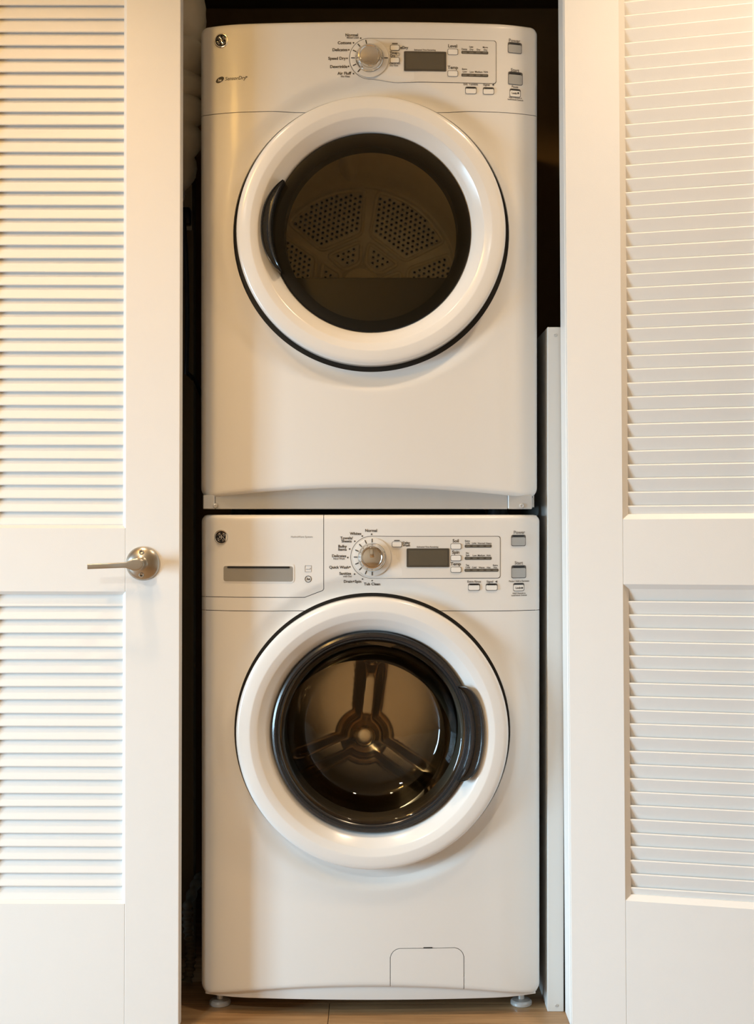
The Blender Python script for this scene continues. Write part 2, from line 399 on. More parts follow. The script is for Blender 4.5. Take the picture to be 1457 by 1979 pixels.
# ------------------------------------------------------------------ appliances
class Front:
    """bowed front of one machine with a round dished opening"""
    def __init__(s, cx, hw, z0, z1, arch, dcx, dcz, bow=0.022, yplane=-0.007):
        s.cx, s.hw, s.z0, s.z1, s.arch, s.dcx, s.dcz, s.bow, s.yp = cx, hw, z0, z1, arch, dcx, dcz, bow, yplane
        s.facet = 0.016
        s.r0, s.r1, s.r2 = 0.2795, 0.2835, 0.322
    def S(s, x, z):
        u = (x - s.cx) / s.hw
        y = -s.bow * (1 - u * u) + s.facet * max(0.0, abs(u) - 0.74) ** 1.8 / 0.26 ** 1.8
        r = math.hypot(x - s.dcx, z - s.dcz)
        k = 1 - smoothstep(s.r1, s.r2, r)
        return y * (1 - k) + s.yp * k
    def at(s, px_, py_, off=0.0):
        Y = -0.02
        for _ in range(4):
            p = px(px_, py_, Y); Y = s.S(p.x, p.z) - off
        return px(px_, py_, Y)
    def outline(s, rt=0.014, rb=0.020):
        P = []
        xl, xr = s.cx - s.hw, s.cx + s.hw
        def arc(cx_, cz_, r, a0, a1, n=7):
            for i in range(n + 1):
                a = math.radians(a0 + (a1 - a0) * i / n); P.append((cx_ + r * math.cos(a), cz_ + r * math.sin(a)))
        arc(xr - rt, s.z1 - rt, rt, 0, 90)
        for i in range(1, 40): P.append((xr - rt - (xr - xl - 2 * rt) * i / 40, s.z1))
        arc(xl + rt, s.z1 - rt, rt, 90, 180)
        for i in range(1, 50): P.append((xl, s.z1 - rt - (s.z1 - s.z0 - rt - rb) * i / 50))
        arc(xl + rb, s.z0 + rb, rb, 180, 262)
        for i in range(1, 48):
            u = i / 48.0; x = xl + rb + (xr - xl - 2 * rb) * u
            P.append((x, s.z0 + s.arch * (1 - (2 * u - 1) ** 2) * 1.0))
        arc(xr - rb, s.z0 + rb, rb, 278, 360)
        for i in range(1, 50): P.append((xr, s.z0 + rb + (s.z1 - s.z0 - rt - rb) * i / 50))
        return P
    def mesh(s, re=0.011, back=0.038):
        bm = new(); P = s.outline(); rings = []
        absr = [s.r0, s.r0 + 0.002, s.r1] + [s.r1 + (s.r2 - s.r1) * i / 13 for i in range(1, 14)]
        for r in absr:
            rings.append([(s.dcx + r * (qx - s.dcx) / math.hypot(qx - s.dcx, qz - s.dcz), s.dcz + r * (qz - s.dcz) / math.hypot(qx - s.dcx, qz - s.dcz), 0) for qx, qz in P])
        def mixring(fn, e):
            out = []
            for qx, qz in P:
                L = math.hypot(qx - s.dcx, qz - s.dcz); r = fn(L)
                out.append((s.dcx + r * (qx - s.dcx) / L, s.dcz + r * (qz - s.dcz) / L, e))
            return out
        ins = lambda L, e: L - e * 1.0
        for i in range(1, 25):
            t = i / 24.0
            rings.append(mixring(lambda L: s.r2 + (L - 0.0142 - s.r2) * t, 0))
        edge = []
        for k in range(1, 8):
            a = PI / 2 * k / 7; e = re * (1 - math.sin(a)); yo = re * (1 - math.cos(a))
            rings.append(mixring(lambda L: L - e, yo))
        V = []
        for ri, ring in enumerate(rings):
            V.append([bm.verts.new((x, s.S(x, z) + yo, z)) for x, z, yo in ring])
        V.append([bm.verts.new((x, back, z)) for x, z, yo in rings[-1]])
        V.insert(0, [bm.verts.new((x, s.yp + 0.012, z)) for x, z, yo in rings[0]])
        n = len(P)
        for a, b in zip(V[:-1], V[1:]):
            for i in range(n): bm.faces.new((a[i], b[i], b[(i + 1) % n], a[(i + 1) % n]))
        return fixn(bm)

def clip(bm, planes, gap=0.0006):
    """keep the part of bm inside every half-plane (px, pz, nx, nz): (p - P).n <= 0; cut edges get a return to the back"""
    for (qx, qz, nx, nz, g) in planes:
        geom = bm.verts[:] + bm.edges[:] + bm.faces[:]
        r = bmesh.ops.bisect_plane(bm, geom=geom, plane_co=(qx - nx * g, 0, qz - nz * g), plane_no=(nx, 0, nz), clear_outer=True, dist=1e-6)
        if g > 0:
            es = [e for e in r['geom_cut'] if isinstance(e, bmesh.types.BMEdge)]
            ex = bmesh.ops.extrude_edge_only(bm, edges=es)
            vsn = [v for v in ex['geom'] if isinstance(v, bmesh.types.BMVert)]
            for v in vsn: v.co.y += 0.007
    return bm
def merge(a, b):
    me = bpy.data.meshes.new('tmp'); b.to_mesh(me); b.free(); a.from_mesh(me); bpy.data.meshes.remove(me); return a
def carve(src, planes):
    """split src along a convex region: returns (inside, outside); a narrow joint is left between them"""
    inner = clip(src.copy(), [(*p, 0.0012) for p in planes])
    outer = new()
    for i, p in enumerate(planes):
        part = clip(src.copy(), [(*q, 0.0) for q in planes[:i]] + [(p[0], p[1], -p[2], -p[3], 0.0)])
        merge(outer, part)
    bmesh.ops.remove_doubles(outer, verts=outer.verts[:], dist=2e-5)
    src.free()
    return fixn(inner), fixn(outer)

FONT = None
def text_mesh(body, cap, align='CENTER', shear=0.0, bold=0.0):
    cu = bpy.data.curves.new('txt', 'FONT'); cu.body = body; cu.size = cap / 0.70
    cu.align_x = align; cu.align_y = 'CENTER'; cu.shear = shear; cu.resolution_u = 3; cu.offset = bold
    cu.fill_mode = 'FRONT'
    o = bpy.data.objects.new('txt', cu); C.objects.link(o)
    dg = bpy.context.evaluated_depsgraph_get(); dg.update()
    me = bpy.data.meshes.new_from_object(o.evaluated_get(dg))
    bpy.data.objects.remove(o); bpy.data.curves.remove(cu)
    bm = new(); bm.from_mesh(me); bpy.data.meshes.remove(me)
    return bm
K = DC / F   # metres per pixel on the fronts
def lettering(fr, body, px_, py_, cap_px, parent, align='CENTER', m='ink', shear=0.0, off=0.0006, bold=0.00018):
    p = fr.at(px_, py_)
    bm = text_mesh(body, cap_px * K, align, shear, bold)
    for v in bm.verts:
        x, z = p.x + v.co.x, p.z + v.co.y
        v.co = (x, fr.S(x, z) - off, z)
    for f in bm.faces:
        if f.normal.y > 0: f.normal_flip()
    return link('lettering', bm, M[m], parent)
def slab(bm, fr, x0, x1, zlo, zhi, off0, off1, n=10, mi=0):
    """plate following the front, from offset off0 (back) to off1 (front); zlo/zhi functions of x"""
    cols = []
    for i in range(n + 1):
        x = x0 + (x1 - x0) * (0.5 - 0.5 * math.cos(PI * i / n))
        a, b = zlo(x), zhi(x)
        cols.append([bm.verts.new((x, fr.S(x, z) - o, z)) for z, o in ((a, off0), (a, off1), (b, off1), (b, off0))])
    for p, q in zip(cols[:-1], cols[1:]):
        for k in range(4):
            f = bm.faces.new((p[k], p[(k + 1) % 4], q[(k + 1) % 4], q[k])); f.material_index = mi
    bm.faces.new(cols[0]).material_index = mi; bm.faces.new(cols[-1]).material_index = mi
def rounded(zc, hh, x0, x1, r):
    def ext(x):
        d = min(x - x0, x1 - x)
        return hh - (r - math.sqrt(max(0, r * r - (r - d) ** 2)) if d < r else 0)
    return (lambda x: zc - ext(x)), (lambda x: zc + ext(x))
def plate(bm, fr, cxp, cyp, wp, hp, off0, off1, rpx=1.5, mi=0, n=10):
    p = fr.at(cxp, cyp, off1); hw, hh, r = wp * K / 2, hp * K / 2, min(rpx, hp / 2) * K
    lo, hi = rounded(p.z, hh, p.x - hw, p.x + hw, r)
    slab(bm, fr, p.x - hw, p.x + hw, lo, hi, off0, off1, n, mi)
def button(fr, cx, cy, w_, h_, parent, grey=False, slot=False, base=0.0):
    bm = new()
    plate(bm, fr, cx, cy, w_ + 1.8, h_ + 1.8, base - 0.001, base + 0.0006, 2.8, 0)
    if slot:
        plate(bm, fr, cx, cy - h_ * 0.5 + 1.2, w_ * 0.80, max(2.6, h_ * 0.16), base, base + 0.0030, 0.8, 2)
        plate(bm, fr, cx, cy + h_ * 0.09, w_, h_ * 0.80, base, base + 0.0026, 2.4, 1)
    else:
        plate(bm, fr, cx, cy, w_, h_, base, base + 0.0022, 2.2, 1)
    return link('button', fixn(bm), [M['line'], M['capg' if grey else 'capw'], M['black']], parent, 0.5)
def badge(fr, cx, cy, parent):
    p = fr.at(cx, cy); ang = math.atan(2 * fr.bow * (p.x - fr.cx) / fr.hw ** 2)
    bm = new(); R = 14.0 * K
    lathe(bm, [(R, 0.001), (R, -0.0016), (R * 0.93, -0.0028), (R * 0.84, -0.0026), (R * 0.80, -0.0014)], 0, 0, n=48, mi=0)
    lathe(bm, [(R * 0.80, -0.0014), (0, -0.0015)], 0, 0, n=48, mi=1)
    # script monogram: looping strokes and four rim swirls
    def stroke(pts, r=0.00045): tube(bm, [(x * R, -0.0019, z * R) for x, z in pts], r, 6, True, 0)
    def loop(cx_, cz_, a, b, rot, a0=0, a1=360, n=18):
        out = []
        for i in range(n + 1):
            t = math.radians(a0 + (a1 - a0) * i / n); x, z = a * math.cos(t), b * math.sin(t)
            c, s_ = math.cos(math.radians(rot)), math.sin(math.radians(rot)); out.append((cx_ + x * c - z * s_, cz_ + x * s_ + z * c))
        return out
    for dx, dz, rot in ((-0.19, 0.22, 125), (0.19, 0.24, 58), (-0.20, -0.20, 228), (0.22, -0.20, 312)):
        stroke(loop(dx, dz, 0.25, 0.13, rot), 0.0006)
    stroke([(-0.02, 0.12), (0.05, 0.0), (-0.02, -0.12)])
    for q in range(4):
        stroke(loop(0, 0, 0.64, 0.64, 0, 20 + 90 * q, 76 + 90 * q, 8), 0.0003)
        a = math.radians(20 + 90 * q); stroke(loop(0.56 * math.cos(a), 0.56 * math.sin(a), 0.08, 0.08, 0, 0, 300, 8), 0.0003)
    o = link('badge', fixn(bm), [M['chrome'], M['matte']], None, 0.6, label='round chrome badge with a script monogram')
    o.location = (p.x, p.y, p.z); o.rotation_euler = (0, 0, ang)
    bpy.context.view_layer.update(); adopt(o, parent)
    return o
def faceplate(fr, cx, cy, r, xr, y0, y1, parent):
    """plate with a round left end around the dial and a square right end"""
    pc = fr.at(cx, cy); R = r * K
    p1 = fr.at(xr, (y0 + y1) / 2)
    zt, zb = fr.at(860, y0).z, fr.at(860, y1).z
    def mk(bm, g, o0, o1, mi):
        def hi(x):
            z = pc.z + (math.sqrt(max(0, (R + g) ** 2 - (x - pc.x) ** 2)) if x < pc.x else R + g)
            d = p1.x + g - x; rr = 0.005
            c = rr - math.sqrt(max(0, rr * rr - (rr - d) ** 2)) if d < rr else 0
            return z + (zt + g - c - z) * smoothstep(0.0, 0.06, x - pc.x)
        def lo(x):
            z = pc.z - (math.sqrt(max(0, (R + g) ** 2 - (x - pc.x) ** 2)) if x < pc.x else R + g)
            d = p1.x + g - x; rr = 0.005
            c = rr - math.sqrt(max(0, rr * rr - (rr - d) ** 2)) if d < rr else 0
            return z + (zb - g + c - z) * smoothstep(0.0, 0.06, x - pc.x)
        slab(bm, fr, pc.x - R - g, p1.x + g, lo, hi, o0, o1, 64, mi)
    bm = new(); mk(bm, 0.0011, -0.001, 0.0003, 1); mk(bm, 0.0, -0.001, 0.0009, 0)
    return link('faceplate', fixn(bm), [M['plate'], M['line']], parent, 0.4)
BASE = 0.0009
def dial(fr, cx, cy, parent, angles, kr=24.5, washer=False):
    p = fr.at(cx, cy); ang = math.atan(2 * fr.bow * (p.x - fr.cx) / fr.hw ** 2)
    Rk = kr * K
    bm = new()
    lathe(bm, [(36.5 * K, 0.0), (36.5 * K, -0.0015), (35.5 * K, -0.0020), (kr * 1.10 * K, -0.0022), (kr * 1.02 * K, -0.0005)], 0, 0, n=64, mi=0)
    for a in angles:
        c, s_ = math.cos(math.radians(a)), math.sin(math.radians(a))
        r0, r1, hw = kr * 1.12 * K, 35.2 * K, 0.9 * K
        q = [(r0 * c - hw * s_, r0 * s_ + hw * c), (r1 * c - hw * s_, r1 * s_ + hw * c), (r1 * c + hw * s_, r1 * s_ - hw * c), (r0 * c + hw * s_, r0 * s_ - hw * c)]
        bm.faces.new([bm.verts.new((x, -0.0028, z)) for x, z in q]).material_index = 1
    o = link('dial_ring', fixn(bm), [M['plate'], M['ink']], None, 0.5, label='ring of black tick marks around the dial')
    k = new()
    lathe(k, [(Rk * 1.04, -0.0), (Rk * 1.04, -0.004), (Rk * 0.99, -0.0055), (Rk * 0.97, -0.009), (Rk * 0.92, -0.0165), (Rk * 0.85, -0.0195), (Rk * 0.77, -0.0200), (Rk * 0.72, -0.0185), (Rk * 0.70, -0.0178), (Rk * 0.35, -0.0190), (0, -0.0192)], 0, 0, n=64)
    fixn(k)
    if washer:
        box(k, -0.0045, 0.0045, -0.0300, -0.0182, 0.000, Rk * 0.80, 0.0015, 2)
    else:
        box(k, -Rk * 0.10, Rk * 0.22, -0.0212, -0.0182, -Rk * 0.86, -Rk * 0.74, 0.0006, 1)
    ko = link('knob', fixn(k), M['chrome'], None, 0.5, label='chrome program knob')
    for q in (o, ko):
        q.location = (p.x, p.y - BASE, p.z); q.rotation_euler = (0, 0, ang)
    bpy.context.view_layer.update(); adopt(o, parent); adopt(ko, parent)
def dots(fr, pts, parent):
    bm = new()
    for (x, y) in pts:
        p = fr.at(x, y); r = 1.5 * K
        f = bm.faces.new([bm.verts.new((p.x + r * math.cos(2 * PI * i / 10), fr.S(p.x, p.z) - 0.0006, p.z + r * math.sin(2 * PI * i / 10))) for i in range(10)])
        f.normal_update()
        if f.normal.y > 0: f.normal_flip()
    return link('dial_dots', bm, M['ink'], parent)
def strip(fr, cx, cy, w_, n, parent):
    bm = new(); plate(bm, fr, cx, cy, w_, 5.6, BASE - 0.001, BASE + 0.0005, 1.2, 0)
    for i in range(n):
        plate(bm, fr, cx - w_ / 2 + w_ * (i + 0.5) / n, cy, w_ / n * 0.66, 2.6, BASE, BASE + 0.0009, 0.8, 1, 4)
    return link('indicator_strip', fixn(bm), [M['led'], M['ledoff']], parent, 0.5)
def screen(fr, x0, x1, y0, y1, parent):
    bm = new(); cx, cy = (x0 + x1) / 2, (y0 + y1) / 2
    plate(bm, fr, cx, cy, x1 - x0, y1 - y0, BASE - 0.001, BASE + 0.0012, 0.8, 0)
    plate(bm, fr, cx, cy, x1 - x0 - 7, y1 - y0 - 7, BASE, BASE + 0.0014, 0.5, 1)
    return link('display', fixn(bm), [M['dispframe'], M['display']], parent, 0.5)

def cabinet(fr, zb, root, depth=0.74):
    xl, xr = fr.cx - fr.hw + 0.004, fr.cx + fr.hw - 0.004
    bm = new(); zt = fr.z1 - 0.001; t = 0.004
    box(bm, xl, xl + t, 0.039, depth, zb, zt); box(bm, xr - t, xr, 0.039, depth, zb, zt)
    box(bm, xl + t, xr - t, 0.039, depth, zt - t, zt); box(bm, xl + t, xr - t, 0.039, depth, zb, zb + t)
    box(bm, xl + t, xr - t, depth - t, depth, zb + t, zt - t)
    link('cabinet', bm, M['enamel'], root)
    # dark inner front frame seen through seams and the gap around the door
    bm = new(); xi0, xi1, zi0, zi1 = xl + t, xr - t, zb + t, zt - t
    n = 96; R = 0.225; ins, out = [], []
    for i in range(n):
        a = 2 * PI * (i + 0.5) / n; c, s_ = math.cos(a), math.sin(a)
        tx = ((xi1 if c > 0 else xi0) - fr.dcx) / c if abs(c) > 1e-9 else 9
        tz = ((zi1 if s_ > 0 else zi0) - fr.dcz) / s_ if abs(s_) > 1e-9 else 9
        L = min(tx, tz)
        ins.append((fr.dcx + R * c, fr.dcz + R * s_)); out.append((fr.dcx + L * c, fr.dcz + L * s_))
    for yy in (0.030, 0.038):
        a = [bm.verts.new((x, yy, z)) for x, z in ins]; b = [bm.verts.new((x, yy, z)) for x, z in out]
        for i in range(n): bm.faces.new((a[i], b[i], b[(i + 1) % n], a[(i + 1) % n]))
    link('inner_frame', fixn(bm), M['chassis'], root)

def door_handle(cx, cz, a0, a1, r_in, r_out, taper, parent, label):
    bm = new(); N = 36; rows = []
    for i in range(N + 1):
        s = i / N; a = math.radians(a0 + (a1 - a0) * s)
        k = 1 - abs(2 * s - 1) ** taper
        k = max(0.0, k)
        ro = r_in + 0.004 + (r_out - r_in - 0.004) * k
        w_ = ro - r_in
        prof = [(r_in, -0.018), (r_in + w_ * 0.05, -0.040), (r_in + w_ * 0.14, -0.0475), (r_in + w_ * 0.24, -0.0490), (r_in + w_ * 0.36, -0.0482),
                (r_in + w_ * 0.46, -0.0440), (r_in + w_ * 0.80, -0.0445), (r_in + w_ * 0.86, -0.0482), (r_in + w_ * 0.94, -0.0490), (r_in + w_ * 0.985, -0.0482), (ro, -0.0460), (ro, -0.018)]
        rows.append([bm.verts.new((cx + r * math.cos(a), y, cz + r * math.sin(a))) for r, y in prof])
    for p, q in zip(rows[:-1], rows[1:]):
        for k in range(len(p) - 1): bm.faces.new((p[k], p[k + 1], q[k + 1], q[k]))
    bm.faces.new(rows[0]); bm.faces.new(rows[-1])
    return link('door_handle', fixn(bm), M['handle'], parent, 0.7, label=label)

# ================================================================= DRYER
dry = empty('clothes_dryer', (-0.0163, 0.35, 1.0142), 'white front loading clothes dryer with smoked glass door, stacked on top of the washer', 'dryer')
FD = Front(-0.0163, 0.3440, 1.049, 2.010, 0.020, -0.0119, 1.583)
full = FD.mesh()
zs = 1.828
ctrl, body = carve(full, [(0, zs, 0, -1)])
link('front_panel', body, M['enamel'], dry, 0.6)
cp = link('control_panel', ctrl, M['enamel'], dry, 0.6)
cabinet(FD, 1.030, dry)
# dryer controls
faceplate(FD, 714, 113, 38, 958, 77, 159, cp)
dial(FD, 714, 113, cp, [102, 130, 155, 180, 205, 230, 0], 25)
badge(FD, 428, 79, cp)
def emblem(cx, cy, parent):
    p = FD.at(cx, cy); bm = new()
    ring = []
    for t in [2 * PI * i / 28 for i in range(28)]:
        x, z = p.x + 8.2 * K * math.cos(t), p.z + 5.4 * K * math.sin(t) + 2.5 * K * math.cos(t)
        ring.append(bm.verts.new((x, FD.S(x, z) - 0.0005, z)))
    c0 = bm.verts.new((p.x, FD.S(p.x, p.z) - 0.0005, p.z))
    for i in range(28): bm.faces.new((c0, ring[(i + 1) % 28], ring[i]))
    link('emblem', bm, M['ink'], parent)
emblem(425, 154.5, cp)
lettering(FD, 'he', 424.5, 155.5, 5.0, cp, m='inkw', off=0.0009, shear=0.2)
lettering(FD, 'SensorDry', 434.5, 153, 6.6, cp, 'LEFT', shear=0.22, bold=0.00005)
lettering(FD, 'TM', 474, 149, 2.0, cp, 'LEFT')
for s, x, y, c in (('Normal', 692, 68, 5.5), ('Cottons', 679, 83, 5.5), ('Delicates', 671.5, 96.5, 5.5), ('Speed Dry', 668, 113, 5.5), ('Dewrinkle', 671, 129, 5.5), ('Air Fluff', 678, 142, 5.5)):
    lettering(FD, s, x, y, c, cp, 'RIGHT')
lettering(FD, 'Mixed Load', 693, 73, 3.4, cp, 'RIGHT', 'inkg'); lettering(FD, 'No Heat', 676, 148, 3.4, cp, 'RIGHT', 'inkg')
dots(FD, [(697, 74), (683, 83), (674, 96.5), (670.5, 113), (673.5, 128.5), (683, 142.5)], cp)
b = BASE
button(FD, 763, 92, 16.5, 9, cp, base=b); button(FD, 763, 116, 16.5, 9, cp, base=b)
lettering(FD, 'eDry', 773.5, 92.5, 5, cp, 'LEFT', off=b + 0.0004)
lettering(FD, 'Time', 753, 102.5, 4.6, cp, 'LEFT', off=b + 0.0004); lettering(FD, 'Dry', 753.5, 108, 4.6, cp, 'LEFT', off=b + 0.0004)
lettering(FD, 'Press to Add', 762.5, 123.2, 2.8, cp, m='inkg', off=b + 0.0004); lettering(FD, 'Dry Time', 761, 127, 2.8, cp, m='inkg', off=b + 0.0004)
bmk = new(); pk = FD.at(769, 105)
tube(bmk, [(pk.x + 3.2 * K * math.cos(t), pk.y - b - 0.0003, pk.z + 3.2 * K * math.sin(t)) for t in [2 * PI * i / 20 for i in range(21)]], 0.0003, 6)
tube(bmk, [(pk.x, pk.y - b - 0.0003, pk.z + 2.2 * K), (pk.x, pk.y - b - 0.0003, pk.z), (pk.x + 1.6 * K, pk.y - b - 0.0003, pk.z)], 0.00028, 6)
link('clock_symbol', bmk, M['ink'], cp)
screen(FD, 781, 862, 99.5, 137, cp)
lettering(FD, 'Estimated Time Remaining', 821, 97, 2.7, cp, m='inkg', off=b + 0.0004)
lettering(FD, 'Level', 874.5, 89.5, 6, cp, off=b + 0.0004); button(FD, 875, 100, 18.5, 10, cp, base=b)
lettering(FD, 'Temp', 875, 131, 6, cp, off=b + 0.0004); button(FD, 875, 142, 18.5, 10, cp, base=b)
strip(FD, 917.5, 101.5, 52, 4, cp); strip(FD, 917.5, 145.5, 52, 4, cp)
for s, x, y in (('Damp', 897, 95.5), ('Less', 910.5, 91), ('Dry', 911, 96), ('Dry', 924.5, 96.5), ('More', 937.5, 92), ('Dry', 938, 97), ('Extra', 897.5, 134), ('Low', 898, 139), ('Low', 911.5, 139.5), ('Medium', 925, 139.5), ('High', 938.5, 139.5)):
    lettering(FD, s, x, y, 3.2, cp, m='ink', off=b + 0.0004, bold=0.0001)
button(FD, 910, 174.5, 20, 12, cp, slot=True); button(FD, 944, 175.5, 20, 12, cp, slot=True)
lettering(FD, 'Ext. Tumble', 909.5, 163, 4, cp, m='inkg'); lettering(FD, 'Signal', 940, 164, 4, cp, m='inkg')
def speaker(fr, cx, cy, parent):
    p = fr.at(cx, cy); bm = new(); k = K
    f = bm.faces.new([bm.verts.new((p.x + x * k, fr.S(p.x + x * k, p.z) - 0.0007, p.z + z * k)) for x, z in ((-1.8, 0.9), (-1.8, -0.9), (-0.4, -0.9), (1.6, -2.4), (1.6, 2.4), (-0.4, 0.9))])
    f.normal_update()
    if f.normal.y > 0: f.normal_flip()
    link('speaker_symbol', bm, M['ink'], parent)
speaker(FD, 953, 164, cp)
lettering(FD, 'Power', 994, 79, 6, cp, m='inkg'); button(FD, 995, 92.5, 26, 19, cp, grey=True, slot=True)
lettering(FD, 'Start', 995, 136, 6, cp, m='inkg'); button(FD, 996, 151.5, 27, 23, cp, grey=True, slot=True)
lettering(FD, 'Pause', 995, 168, 4, cp, m='inkg'); button(FD, 995.5, 179.5, 20, 14, cp, slot=True)
lettering(FD, 'Lock', 993.5, 181, 3.6, cp, off=0.0032); dots(FD, [], cp) if False else None
lettering(FD, 'Hold 3 Seconds to', 996, 189, 2.4, cp, m='inkg'); lettering(FD, 'Lock/Unlock Controls', 996, 193, 2.4, cp, m='inkg')

# dryer door
R = 0.2695; dx, dz = FD.dcx, FD.dcz
def ring_profile(R):
    return [(R - 0.012, 0.004), (R - 0.002, 0.002), (R, -0.008), (R, -0.037), (R - 0.0008, -0.0410), (R - 0.0028, -0.0440), (R - 0.0060, -0.0458), (R - 0.012, -0.0470), (R - 0.020, -0.0478), (R - 0.0262, -0.0482),
            (R - 0.0278, -0.0482), (R - 0.0294, -0.0478), (R - 0.036, -0.0456), (R - 0.0420, -0.0436), (R - 0.0436, -0.0428), (R - 0.0450, -0.0417), (R - 0.056, -0.0318), (R - 0.0655, -0.0230), (R - 0.0685, -0.0170), (R - 0.070, -0.006)]
bm = lathe(new(), ring_profile(R), dx, dz, n=160)
dd = link('door', fixn(bm), M['plastic'], dry, 0.7, label='round white dryer door ring')
bm = lathe(new(), [(0, -0.0236), (0.06, -0.0235), (0.12, -0.0232), (0.165, -0.0229), (0.193, -0.0226), (0.1985, -0.0215)], dx, dz, n=128)
link('door_glass', fixn(bm), M['dglass'], dd, 1.0, label='smoked brown door glass')
bm = lathe(new(), [(0.2005, -0.0185), (0.1995, -0.0195), (0.186, -0.0150), (0.176, -0.0080), (0.1745, 0.030), (0.1775, 0.031), (0.2005, 0.004)], dx, dz, n=128)
link('glass_border', fixn(bm), M['black'], dd, 0.6, label='black border behind the glass')
bm = lathe(new(), [(0.2665, 0.0035), (0.2665, 0.0085), (0.2790, 0.0085), (0.2790, 0.0035)], dx, dz, n=128, close=True)
link('door_seal', fixn(bm), M['black'], dry, 0.6)
door_handle(dx - 0.001, dz + 0.003, 151, 206, 0.196, 0.2195, 2.6, dd, 'black crescent pull on the left of the glass')

# dryer drum
ax, az, yb = -0.043, 1.586, 0.60
RD = 0.262
bm = lathe(new(), [(0.235, 0.045), (0.245, 0.050), (RD, 0.065), (RD, 0.30), (RD + 0.004, 0.31), (RD, 0.32), (RD, yb - 0.02), (RD - 0.012, yb)], ax, az, n=96)
drum = link('drum', fixn(bm), M['drumgrey'], dry, 0.7, label='grey drum interior seen through the glass')
bm = lathe(new(), [(0.2, 0.0305), (0.236, 0.034), (0.243, 0.050)], ax * 0.5 + dx * 0.5, dz, n=96)
link('drum_collar', fixn(bm), M['chassis'], dry, 0.7)
def backplate():
    bm = new()
    lathe(bm, [(RD - 0.012, yb), (0.245, yb + 0.004), (0.240, yb), (0.119, yb), (0.115, yb + 0.002), (0.050, yb + 0.002), (0.046, yb - 0.003), (0.040, yb - 0.008), (0.010, yb - 0.009), (0.007, yb - 0.004), (0.0, yb - 0.003)], ax, az, n=96)
    return bm
link('back_plate', fixn(backplate()), M['drumgrey'], drum, 0.6)
def rp(r, deg): a = math.radians(deg); return (ax + r * math.cos(a), az + r * math.sin(a))
rib = new(); holes = []
def outline_tube(pts, r=0.0046):
    # rounded closed outline
    P = []
    n = len(pts)
    for i in range(n):
        a, b_, c = Vector(pts[i - 1]), Vector(pts[i]), Vector(pts[(i + 1) % n])
        k = 0.012
        u, v = b_ + (a - b_).normalized() * min(k, (a - b_).length * 0.4), b_ + (c - b_).normalized() * min(k, (c - b_).length * 0.4)
        for t in (0, 0.33, 0.67, 1): P.append(u * (1 - t) ** 2 + b_ * 2 * t * (1 - t) + v * t * t)
    P.append(P[0]); P.append(P[1])
    tube(rib, [(p.x, yb - 0.002, p.y) for p in P], r, 8, False)
def inside(poly, x, z, m):
    for i in range(len(poly)):
        a, b_ = Vector(poly[i]), Vector(poly[(i + 1) % len(poly)]); e = (b_ - a).normalized()
        if e.x * (z - a.y) - e.y * (x - a.x) < m: return False
    return True
for k in range(6):
    mid = 53 + 60 * k
    c0 = math.cos(math.radians(25))
    inn = [rp(0.054, mid - 24), rp(0.109, mid - 25), rp(0.109, mid + 25), rp(0.054, mid + 24)]
    outline_tube(inn)
    outp = [rp(0.127, mid - 25.5)] + [rp(0.236, mid + q) for q in (-26, -18, -9, 0, 9, 18, 26)] + [rp(0.127, mid + 25.5)]
    outline_tube(outp)
    er, et = (math.cos(math.radians(mid)), math.sin(math.radians(mid))), (-math.sin(math.radians(mid)), math.cos(math.radians(mid)))
    for poly, pit, marg, rad in ((inn, 0.0142, 0.0085, 0.0050), (outp, 0.0135, 0.0075, 0.0054)):
        row = 0; r = 0.05
        while r < 0.245:
            for q in range(-12, 13):
                t = (q + 0.5 * (row % 2)) * pit
                x, z = ax + er[0] * r + et[0] * t, az + er[1] * r + et[1] * t
                if inside(poly, x, z, marg): holes.append((x, z, rad))
            r += pit * 0.866; row += 1
link('embossed_ribs', fixn(rib), M['drumgrey'], drum, 1.0)
bm = new()
for x, z, rad in holes:
    rs = []
    for rr, yy, in ((rad, 0.0), (rad * 0.86, -0.0045), (rad * 0.66, -0.0046), (rad * 0.58, -0.0015)):
        rs.append([bm.verts.new((x + rr * math.cos(2 * PI * i / 8), yb + yy, z + rr * math.sin(2 * PI * i / 8))) for i in range(8)])
    for a, c in zip(rs[:-1], rs[1:]):
        for i in range(8): bm.faces.new((a[i], a[(i + 1) % 8], c[(i + 1) % 8], c[i]))
    bm.faces.new(rs[-1]).material_index = 1
link('perforations', fixn(bm), [M['galv'], M['hole']], drum, 1.2, kind='stuff')
for a in (95, 215, 335):
    bm = new(); ca, sa = math.cos(math.radians(a)), math.sin(math.radians(a)); secs = []
    for yy, h in ((0.12, 0.012), (0.16, 0.034), (0.45, 0.040), (0.52, 0.012)):
        sec = []
        for t, hh in ((-0.026, -0.004), (-0.016, h * 0.7), (-0.006, h), (0.006, h), (0.016, h * 0.7), (0.026, -0.004)):
            rr = RD - hh; sec.append(bm.verts.new((ax + rr * ca - t * sa, yy, az + rr * sa + t * ca)))
        secs.append(sec)
    for p, q in zip(secs[:-1], secs[1:]):
        for i in range(5): bm.faces.new((p[i], p[i + 1], q[i + 1], q[i]))
    bm.faces.new(secs[0]); bm.faces.new(secs[-1])
    link('lifter', fixn(bm), M['drumgrey'], drum, 0.7)
# lint filter housing: its straight top edge crosses the glass
bm = new(); lp0, lp1 = px(560, 541, 0.075), px(892, 541, 0.075)
box(bm, lp0.x, lp1.x, 0.046, 0.080, 1.36, lp0.z, 0.004, 2)
lh = link('lint_housing', fixn(bm), M['chassis'], dry, 0.6, label='dark lint filter housing below the drum')
